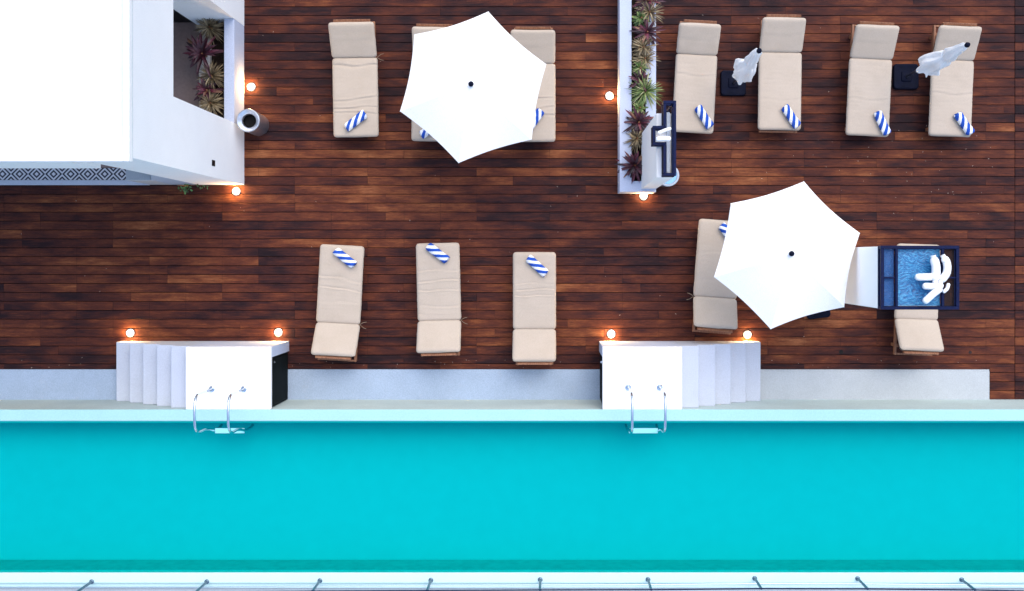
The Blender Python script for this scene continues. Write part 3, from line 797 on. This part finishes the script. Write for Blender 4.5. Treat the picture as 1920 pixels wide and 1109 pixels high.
# ================================================================= PARASOLS
def parasol_base(root, c, s=.22, rz=0):
    b = MB(); poly = []
    for k in range(4):
        for j in range(6):
            a = math.pi / 2 * k + math.pi / 2 * j / 5; cx = (s - .06) * (1 if k in (0, 3) else -1); cy = (s - .06) * (1 if k in (0, 1) else -1)
            poly.append((cx + .06 * math.cos(a), cy + .06 * math.sin(a)))
    def ring(z, k): return [(x * k * math.cos(rz) - y * k * math.sin(rz) + c[0], x * k * math.sin(rz) + y * k * math.cos(rz) + c[1], z) for x, y in poly]
    n = len(poly); vs = []
    lv = [(0, 1), (.05, 1), (.068, .96), (.072, .88), (.066, .80), (.066, .42), (.085, .36), (.088, .16)]
    for z, k in lv: vs += ring(z, k)
    fs = [tuple(range(n))[::-1]]
    for i in range(len(lv) - 1):
        for k in range(n): fs.append((i * n + k, i * n + (k + 1) % n, (i + 1) * n + (k + 1) % n, (i + 1) * n + k))
    fs.append(tuple(range((len(lv) - 1) * n, len(lv) * n)))
    b.add(vs, fs)
    b.box(c[0] - .05, c[0] + .05, c[1] - s * .86, c[1] - s * .72, .07, .078)
    return b.build('base', M['navy'], root, auto=35)
def open_parasol(hub, verts, label, seed):
    zr, zh = 2.12, 2.56
    hb = P(*hub, zh + .06); root = empty('parasol', (hb.x, hb.y, 0), 0, label, 'parasol', 'open white parasols')
    o = Vector((hb.x, hb.y, 0))
    vv = [P(*q, zr) - o for q in verts]; top = Vector((0, 0, zh))
    b = MB(); n = 10; vs = []; fs = []
    for s in range(6):
        A, B = vv[s], vv[(s + 1) % 6]; base = len(vs)
        for i in range(n + 1):
            t = i / n
            for j in range(n + 1):
                q = j / n
                e = A.lerp(B, q); bow = 4 * q * (1 - q)
                p = top.lerp(e, t)
                inward = Vector((-e.x, -e.y, 0)).normalized()
                p = p + inward * .035 * bow * t ** 3 + Vector((0, 0, -.045 * bow * t * (1 - .3 * t) + .03 * math.sin(math.pi * t)))
                vs.append(p)
        for i in range(n):
            for j in range(n):
                a = base + i * (n + 1) + j; fs.append((a, a + 1, a + n + 2, a + n + 1))
    b.add(vs, fs); cp = b.build('canopy', M['canopy'], root)
    bm = bmesh.new(); bm.from_mesh(cp.data); bmesh.ops.remove_doubles(bm, verts=bm.verts, dist=.001)
    bmesh.ops.recalc_face_normals(bm, faces=bm.faces); bm.to_mesh(cp.data); bm.free()
    sm = cp.modifiers.new('thick', 'SOLIDIFY'); sm.thickness = .003; sm.offset = -1
    for A in vv:
        r = MB(); r.tube([(0, 0, zh - .03), top.lerp(A, .5) + Vector((0, 0, .01)) , A + Vector((0, 0, -.012))], .008, 6); r.build('rib', M['alu'], root)
        r = MB(); r.tube([(0, 0, zh - .45), top.lerp(A, .5) + Vector((0, 0, -.01))], .006, 6); r.build('strut', M['alu'], root)
    r = MB(); r.tube([(0, 0, .07), (0, 0, zh + .01)], .022, 14); r.build('pole', M['alu'], root, auto=40)
    r = MB(); r.lathe([(0, zh - .0), (.036, zh + .0), (.040, zh + .03), (.030, zh + .055), (0, zh + .062)], 0, 0, 24); r.build('finial', M['navy'], root, smooth=True)
    parasol_base(root, (0, 0), .24)
open_parasol((882.8, 157.2), [(915.5,22),(1024.3,121),(996.8,262),(859.8,306),(750,209),(776.7,65)], 'open white parasol between the white building and the long planter', 1)
open_parasol((1485.5, 476), [(1507.4,340.6),(1612.3,437.5),(1583,576.3),(1445,617.5),(1338.8,519.8),(1370.3,381.7)], 'open white parasol above the right pool steps beside the tower', 2)
def folded_parasol(buv, tuv, label, seed, hb, rb, side):
    zt = 2.45; pb = P(*buv); pt = P(*tuv, zt); root = empty('folded_parasol', (pb.x, pb.y, 0), 0, label, 'parasol', 'folded white parasols')
    dxy = Vector((pt.x - pb.x, pt.y - pb.y, 0)); rg = random.Random(seed)
    ax = lambda z: dxy * (z / zt)
    r = MB(); r.tube([(0, 0, .07), ax(1.2) + Vector((0, 0, 1.2)), ax(zt) + Vector((0, 0, zt - .03))], .021, 12); r.build('pole', M['alu'], root, smooth=True)
    r = MB(); e = ax(zt); r.lathe([(0, zt - .05), (.035, zt - .05), (.040, zt - .02), (.032, zt + .01), (0, zt + .016)], e.x, e.y, 24); r.build('finial', M['navy'], root, smooth=True)
    # gathered cloth: deep folds, uneven hem, tied in the middle
    nseg, nz = 72, 34; vs = []
    for i in range(nz + 1):
        t = i / nz; z0 = zt - .04 - t * (zt - .04 - hb)
        prof = .055 + (.105 - .055) * min(1, t * 3)            # shoulder
        prof += (rb - .105) * max(0, (t - .35) / .65) ** 1.1
        prof *= 1 - .30 * math.exp(-((t - .52) / .06) ** 2)
        for k in range(nseg):
            w_ = 2 * math.pi * k / nseg
            f = .5 + .5 * math.cos(6 * w_ + 1.3 * math.sin(t * 3 + seed) + .5 * math.sin(3 * w_))
            g_ = noise.noise(Vector((math.cos(w_) * 1.6, math.sin(w_) * 1.6, t * 3.0 + seed * 5)))
            rr = prof * (.80 + .18 * f + .42 * g_ + .10 * noise.noise(Vector((math.cos(w_) * 6, math.sin(w_) * 6, t * 9))))
            rr = max(.028, rr)
            z = z0 + (.10 * g_ + .07 * math.cos(6 * w_)) * t ** 3
            if t < .06: rr *= .6 + 6.5 * t; 
            q = ax(z) + Vector((math.cos(w_) * rr + side[0] * t * .04, math.sin(w_) * rr + side[1] * t * .04, z)); vs.append(q)
    fs = []
    for i in range(nz):
        for k in range(nseg): fs.append((i * nseg + k, i * nseg + (k + 1) % nseg, (i + 1) * nseg + (k + 1) % nseg, (i + 1) * nseg + k))
    b = MB(); b.add(vs, fs); cl = b.build('canopy', M['canopy'], root, smooth=True)
    zm = hb + (zt - hb) * .47; e = ax(zm); b = MB(); b.lathe([(.092, zm - .012), (.098, zm), (.092, zm + .012)], e.x, e.y, 24); b.build('strap', M['canopy'], cl, smooth=True)
    parasol_base(root, (0, 0), .215)
folded_parasol((1374, 157), (1424, 95), 'shorter looking folded white parasol hanging over its navy base between two loungers', 1, 1.0, .20, (0, -.5))
folded_parasol((1697, 145), (1815, 84), 'folded white parasol leaning over the rightmost upper lounger', 2, 1.05, .20, (-.3, -.5))
bs = empty('umbrella_stand', P(1532, 575), 0, 'navy square weighted stand peeking out below the right parasol', 'umbrella stand')
parasol_base(bs, (0, 0), .20, .12)
b = MB(); b.tube([(0, 0, .08), (0, 0, .32)], .026, 14); b.build('socket', M['navy'], bs, auto=40)
# ================================================================= TOWERS
def tube_box(b, x0, x1, y0, y1, z0, z1): b.bbox(x0, x1, y0, y1, z0, z1, .004)
def frame_ring(b, x0, x1, y0, y1, z0, z1, t):
    tube_box(b, x0, x1, y0, y0 + t, z0, z1); tube_box(b, x0, x1, y1 - t, y1, z0, z1)
    tube_box(b, x0, x0 + t, y0 + t, y1 - t, z0, z1); tube_box(b, x1 - t, x1, y0 + t, y1 - t, z0, z1)
# --- right tower
ZT = 3.2
def PT(u, v): 
    p = P(u, v, ZT); return p.x, p.y
xa, ya = PT(1652, 461); xb, yb = PT(1799, 581); x1_, _ = PT(1682, 0); x2_, _ = PT(1766, 0)
cx, cy = (xa + xb) / 2, (ya + yb) / 2
tw = empty('framed_tower', (cx, cy, 0), 0, 'tall white tower with navy framed blue rippled top beside the right parasol', 'tower')
b = MB(); b.bbox(xa - cx, x1_ - .02 - cx, yb + .01 - cy, ya - .01 - cy, 0, ZT - .16, .01); b.build('body', M['towerw'], tw)
b = MB()
frame_ring(b, xa - cx, xb - cx, yb - cy, ya - cy, ZT - .05, ZT, .045)
frame_ring(b, xa - cx + .001, xb - cx - .001, yb - cy + .001, ya - cy - .001, ZT - .155, ZT - .12, .043)
for xx in (x1_ - .02, x2_): tube_box(b, xx - cx, xx + .035 - cx, yb + .046 - cy, ya - .046 - cy, ZT - .052, ZT - .002)
ym = (ya + yb) / 2
tube_box(b, xa + .046 - cx, x1_ - .021 - cx, ym - .012 - cy, ym + .012 - cy, ZT - .05, ZT - .01)
tube_box(b, x2_ + .036 - cx, xb - .046 - cx, ym - .012 - cy, ym + .012 - cy, ZT - .05, ZT - .01)
for xx in (xa + .003, xb - .043):
    for yy in (yb + .003, ya - .043): b.box(xx - cx, xx + .038 - cx, yy - cy, yy + .038 - cy, ZT - .118, ZT - .052)
b.build('frame', M['navysteel'], tw)
for yy in (yb + .02, ya - .06):
    b = MB(); b.bbox(xb - .06 - cx, xb - .02 - cx, yy - cy, yy + .04 - cy, 0, ZT - .156, .004); b.build('post', M['navysteel'], tw)
b = MB(); b.box(x1_ + .016 - cx, x2_ - .001 - cx, yb + .05 - cy, ya - .05 - cy, ZT - .09, ZT - .07); b.build('blue_sheet', M['blue1'], tw)
b = MB(); b.box(xa + .047 - cx, x1_ - .022 - cx, yb + .05 - cy, ya - .05 - cy, ZT - .09, ZT - .07); b.build('side_sheet', M['blue2'], tw)
# woven open net: thin strands
b = MB(); x = x2_ + .04; 
while x < xb - .05: b.box(x - cx, x + .009 - cx, yb + .05 - cy, ya - .05 - cy, ZT - .09, ZT - .086); x += .014
y = yb + .05
while y < ya - .05: b.box(x2_ + .037 - cx, xb - .047 - cx, y - cy, y + .006 - cy, ZT - .0858, ZT - .083); y += .016
b.build('net', M['netdark'], tw)
def pipe(pts, r, z, label):
    ps = [P(q[0], q[1], z + (q[2] if len(q) > 2 else 0)) for q in pts]
    c = sum((Vector(p) for p in ps), Vector()) / len(ps); root = empty('plastic_pipe', (c.x, c.y, z), 0, label, 'pipe', 'white plastic pipes lying on the tower tops')
    b = MB(); q = [p - Vector((c.x, c.y, z)) for p in ps]
    # smooth polyline and rounded ends
    sm = [q[0]]
    for i in range(1, len(q) - 1):
        for t in (-.35, -.15, 0, .15, .35):
            a = q[i].lerp(q[i + 1], t) if t > 0 else q[i].lerp(q[i - 1], -t)
            if t == 0: a = (q[i] * 6 + q[i - 1] + q[i + 1]) / 8
            sm.append(a)
    sm.append(q[-1])
    d0 = (sm[0] - sm[1]).normalized(); d1 = (sm[-1] - sm[-2]).normalized()
    pts2 = [sm[0] + d0 * r * .8, sm[0] + d0 * r * .55] + sm + [sm[-1] + d1 * r * .55, sm[-1] + d1 * r * .8]; rs = [r * .45, r * .82] + [r] * len(sm) + [r * .82, r * .45]
    b.tube(pts2, rs, 16); b.build('tube', M['pipe'], root, smooth=True)
    return root, q
r_ = .058
zz = ZT + r_ + .002
def collar(root, q, i, r):
    a = q[i]; d_ = (q[i] - q[i - 1 if i else 1]).normalized()
    b = MB(); b.tube([a + d_ * r * .3, a + d_ * (r * .3 + .055)], r * .62, 14); b.build('spigot', M['pipe'], root, auto=40)
r_ = .060
rt, q = pipe([(1754, 521), (1755, 512), (1755, 500), (1752, 489)], r_, zz, 'white elbow shaped pipe with a side arm, leftmost on the blue tower top'); collar(rt, q, 3, r_); collar(rt, q, 0, r_)
b = MB(); c0 = Vector(rt.location); a_ = P(1746, 519.5, zz) - c0; e_ = P(1722, 520, zz) - c0; d_ = (e_ - a_).normalized()
b.tube([a_, e_, e_ + d_ * .03, e_ + d_ * .045], [.052, .050, .041, .022], 16); b.build('arm', M['pipe'], rt, smooth=True)
rt, q = pipe([(1768, 523), (1775, 513), (1776.5, 502), (1775, 492), (1772, 487)], .054, zz, 'white curved upright pipe lying over the tower bar'); collar(rt, q, 4, .054); collar(rt, q, 0, .054)
rt, q = pipe([(1735, 537), (1751, 537.5), (1763, 536)], .048, zz, 'white straight short pipe in the middle of the blue tower top')
rt, q = pipe([(1736, 564), (1749, 552), (1761, 543)], .048, zz + .075, 'white slanted pipe lowest on the blue tower top')
rt, q = pipe([(1770, 547), (1776, 542), (1778, 534)], .026, zz - .02, 'small white bent pipe at the right edge of the blue tower top')
# --- left tower
X = lambda u, h=ZT: P(u, 0, h)[0]
Y = lambda v, h=ZT: P(0, v, h)[1]
tx0, tx1 = X(1237), X(1268); tyb, tyt = Y(330), Y(189)
cx, cy = (tx0 + tx1) / 2, (tyb + tyt) / 2
t2 = empty('framed_tower', (cx, cy, 0), 0, 'narrow white tower with navy steel frame on top beside the long planter', 'tower')
wx0 = P(1199, 0)[0]
b = MB(); b.prism([(px3 + .002 - cx, tyb + .02 - cy), (tx1 - .12 - cx, tyb + .02 - cy), (tx1 - .12 - cx, Y(208) - cy), (px3 + .002 - cx, Y(208) - cy)], 0, ZT - .30)
b.build('body', M['towerw'], t2)
b = MB(); b.prism([(px2 - .075 - cx, tyb + .0 - cy), (px3 + .001 - cx, tyb + .0 - cy), (px3 + .001 - cx, Y(208) - cy), (px2 - .075 - cx, Y(208) - cy)], ZP + .002, ZT - .265)
b.build('wall_panel', M['towerw'], t2)
b = MB()
Zt = ZT
xl0 = X(1244); xs0 = X(1224); ysb, yst = Y(272), Y(236)
t = .040
# cross shaped outline made of bars, two tiers joined by plates
for (z0, z1) in ((Zt - .045, Zt), (Zt - .26, Zt - .215)):
    tube_box(b, tx1 - t - cx, tx1 - cx, tyb - cy, tyt - cy, z0, z1)
    tube_box(b, xl0 - cx, tx1 - t - .001 - cx, tyt - t - cy, tyt - cy, z0, z1); tube_box(b, xl0 - cx, tx1 - t - .001 - cx, tyb - cy, tyb + t - cy, z0, z1)
    tube_box(b, xl0 - cx, xl0 + t - cx, tyb + t + .001 - cy, ysb - cy, z0, z1); tube_box(b, xl0 - cx, xl0 + t - cx, yst - cy, tyt - t - .001 - cy, z0, z1)
    tube_box(b, xs0 - cx, xl0 + t - cx, ysb + .001 - cy, ysb + t - cy, z0, z1); tube_box(b, xs0 - cx, xl0 + t - cx, yst - t - cy, yst - .001 - cy, z0, z1)
    tube_box(b, xs0 - cx, xs0 + t - cx, ysb + t + .001 - cy, yst - t - .001 - cy, z0, z1)
for (xx, yy) in ((tx1 - t, tyb), (tx1 - t, tyt - t), (xl0, tyb), (xl0, tyt - t), (xs0, ysb), (xs0, yst - t)):
    b.box(xx + .004 - cx, xx + t - .004 - cx, yy + .004 - cy, yy + t - .004 - cy, Zt - .2145, Zt - .0455)
b.build('frame', M['navysteel'], t2)
# perforated side plates
b = MB()
for (a0, a1) in ((tyb + .05, ysb), (yst, tyt - .05)): b.box(xl0 + .006 - cx, xl0 + .014 - cx, a0 - cy, a1 - cy, Zt - .2145, Zt - .0455)
b.box(xs0 + .006 - cx, xs0 + .014 - cx, ysb + .045 - cy, yst - .045 - cy, Zt - .2145, Zt - .0455)
b.box(xl0 + .045 - cx, tx1 - .045 - cx, tyb + .006 - cy, tyb + .014 - cy, Zt - .2145, Zt - .0455)
b.build('side_plate', M['netdark'], t2)
b = MB(); b.bbox(xl0 + .060 - cx, xl0 + .105 - cx, tyb + .06 - cy, tyt - .14 - cy, Zt - .19, Zt - .15, .004); b.build('light_bar', M['bucketrim'], t2)
for yy in (tyb + .004, tyt - .036):
    b = MB(); b.box(tx1 - .037 - cx, tx1 - .005 - cx, yy - cy, yy + .032 - cy, 0, Zt - .2605); b.build('post', M['navysteel'], t2)
pipe([(1236, 249), (1246, 245), (1256, 241.5)], .024, Zt + .03, 'white thin slanted pipe on the navy frame by the long planter')
pipe([(1234, 261), (1244, 260), (1254, 260.5)], .036, Zt + .04, 'white thicker pipe on the navy frame by the long planter')
# ================================================================= BINS
hb = .62; c = P(465, 226, hb)
bn = empty('litter_bin', (c.x, c.y, 0), 0, 'round brushed steel litter bin with black opening against the building corner', 'bin')
b = MB(); b.lathe([(0, 0), (.178, 0), (.184, .01), (.184, hb - .05)], 0, 0, 48); b.f.pop(); b.tone.pop(); b.fm.pop(); b.build('body', M['steel'], bn, auto=35)
b = MB(); b.lathe([(.190, hb - .05), (.194, hb - .03), (.190, hb - .008), (.178, hb), (.125, hb - .045), (.112, hb - .06), (.110, hb - .12), (.170, hb - .12)], 0, 0, 48); b.f = [f for f in b.f if len(f) < 10]; b.tone = b.tone[:len(b.f)]; b.fm = b.fm[:len(b.f)]
b.build('rim', M['steel'], bn, auto=50)
b = MB(); b.lathe([(0, hb - .2), (.168, hb - .2), (.168, hb - .19), (0, hb - .19)], 0, 0, 32); b.build('liner', M['dark'], bn)
c = P(1253, 329, hb)
bn = empty('round_bucket', (c.x, c.y, 0), 0, 'pale blue round lidded bucket at the foot of the narrow tower', 'bucket')
b = MB(); b.lathe([(0, 0), (.15, 0), (.165, .4), (.172, hb - .04)], 0, 0, 40); b.build('body', M['steel'], bn, auto=35)
b = MB(); b.lathe([(.172, hb - .06), (.182, hb - .05), (.182, hb - .005), (.172, hb), (.150, hb - .004), (.145, hb - .03), (0, hb - .03)], 0, 0, 40); b.build('rim', M['bucketrim'], bn, auto=45)
b = MB(); b.lathe([(0, hb - .028), (.143, hb - .028), (.143, hb - .02), (0, hb - .016)], 0, 0, 40); b.build('lid', M['bucket'], bn, auto=45)
# ================================================================= DECK LIGHTS
for (pu, pv, lb) in [(470,163,'glowing deck light beside the steel bin and low wall'), (442,359,'glowing deck light below the corner of the white building'),
    (1143,180,'glowing deck light left of the long planter'), (1207,368,'glowing deck light below the end of the long planter'),
    (243,625,'glowing deck light above the lowest treads of the left pool steps'), (521,624,'glowing deck light above the platform end of the left pool steps'),
    (1146,627,'glowing deck light above the platform end of the right pool steps'), (1402,628,'glowing deck light above the lowest treads of the right pool steps')]:
    c = P(pu, pv, .03); root = empty('deck_light', (c.x, c.y, 0), 0, lb, 'deck light', 'round warm lights set in the deck')
    b = MB(); b.lathe([(.055, .0), (.072, .0), (.072, .008), (.058, .012), (.055, .012)], 0, 0, 24); b.f = [f for f in b.f if len(f) < 10]; b.tone = b.tone[:len(b.f)]; b.fm = b.fm[:len(b.f)]; b.build('rim', M['steel'], root)
    b = MB(); b.lathe([(0, .055)] + [(.043 * math.sin(a), .012 + .043 * math.cos(a)) for a in (R(15), R(30), R(50), R(70), R(88))], 0, 0, 24); b.f = [f for f in b.f if len(f) < 10]; b.tone = b.tone[:len(b.f)]; b.fm = b.fm[:len(b.f)]; b.build('lens', M['lampglow'], root, smooth=True)
# drain hole cap
c = P(1577, 660); b = MB(); b.lathe([(0, .0), (.036, .0), (.036, .004), (0, .004)], 0, 0, 20)
tag(b.build('deck_drain', M['dark'], loc=(c.x, c.y, .0)), 'small round black drain hole in the deck right of the right pool steps', 'drain')
c = P(1819, 661); b = MB(); b.lathe([(0, .0), (.028, .0), (.028, .003), (0, .003)], 0, 0, 20)
tag(b.build('deck_drain', M['netdark'], loc=(c.x, c.y, .0)), 'faint round brown cap in the deck right of the tower lounger', 'drain')
# pale flakes
b = MB(); rg = random.Random(11)
for i in range(200):
    m_ = rg.random()
    if m_ < .35: uu, vv_ = rg.uniform(0, 1850), rg.gauss(684, 7)
    elif m_ < .6: uu, vv_ = rg.gauss(1720, 110), rg.gauss(330, 45)
    else: uu, vv_ = rg.uniform(0, 1900), rg.uniform(0, 690)
    if vv_ > 690: continue
    p = P(uu, vv_); 
    if p.x < -5.1 and p.y > 1.2: continue
    if px0 - .1 < p.x < px3 + .4 and p.y > 1: continue
    if p.y < -1.35 and (-7.4 < p.x < -4.4 or .8 < p.x < 3.65): continue
    a = rg.uniform(0, 3.14); l_ = rg.uniform(.004, .016); w_ = rg.uniform(.002, .0045)
    dx, dy = math.cos(a), math.sin(a)
    b.add([(p.x - dx * l_, p.y - dy * l_, .002), (p.x + dy * w_, p.y - dx * w_, .005), (p.x + dx * l_, p.y + dy * l_, .003), (p.x - dy * w_, p.y + dx * w_, .006)], [(0, 1, 2, 3)])
tag(b.build('fallen_flakes', M['chip']), 'small pale dry flakes and leaf bits scattered on the wooden deck', 'debris', kind='stuff')
# ================================================================= LIGHT, CAMERA
w = bpy.data.worlds.new('World'); SC.world = w; w.use_nodes = True; nt = w.node_tree
sky = nt.nodes.new('ShaderNodeTexSky'); sky.sky_type = 'NISHITA'; sky.sun_disc = False
EL, AZ = 60, 25
sky.sun_elevation = R(EL); sky.sun_rotation = R(AZ); sky.air_density = 1.0; sky.dust_density = 2.5
bg = nt.nodes['Background']; bg.inputs[1].default_value = .15; L(nt, sky.outputs[0], bg.inputs[0])
sl = bpy.data.lights.new('sun', 'SUN'); sl.energy = .6; sl.angle = R(60); sl.color = (1, .95, .88)
so = bpy.data.objects.new('sun', sl); C.objects.link(so)
dv = Vector((math.sin(R(AZ)) * math.cos(R(EL)), math.cos(R(AZ)) * math.cos(R(EL)), math.sin(R(EL))))
so.rotation_euler = dv.to_track_quat('Z', 'Y').to_euler(); so.location = (0, 0, 12)
cam = bpy.data.cameras.new('camera'); co = bpy.data.objects.new('camera', cam); C.objects.link(co)
co.location = (0, 0, H); cam.sensor_width = 36; cam.lens = 36 * F / 1920
cam.shift_x = (960 - U0) / 1920; cam.shift_y = -(554.5 - V0) / 1920; cam.clip_end = 2000
SC.camera = co
SC.view_settings.view_transform = 'Standard'; SC.view_settings.look = 'None'; SC.view_settings.exposure = 1.12; SC.view_settings.gamma = 1
SC.cycles.max_bounces = 8; SC.cycles.transparent_max_bounces = 8
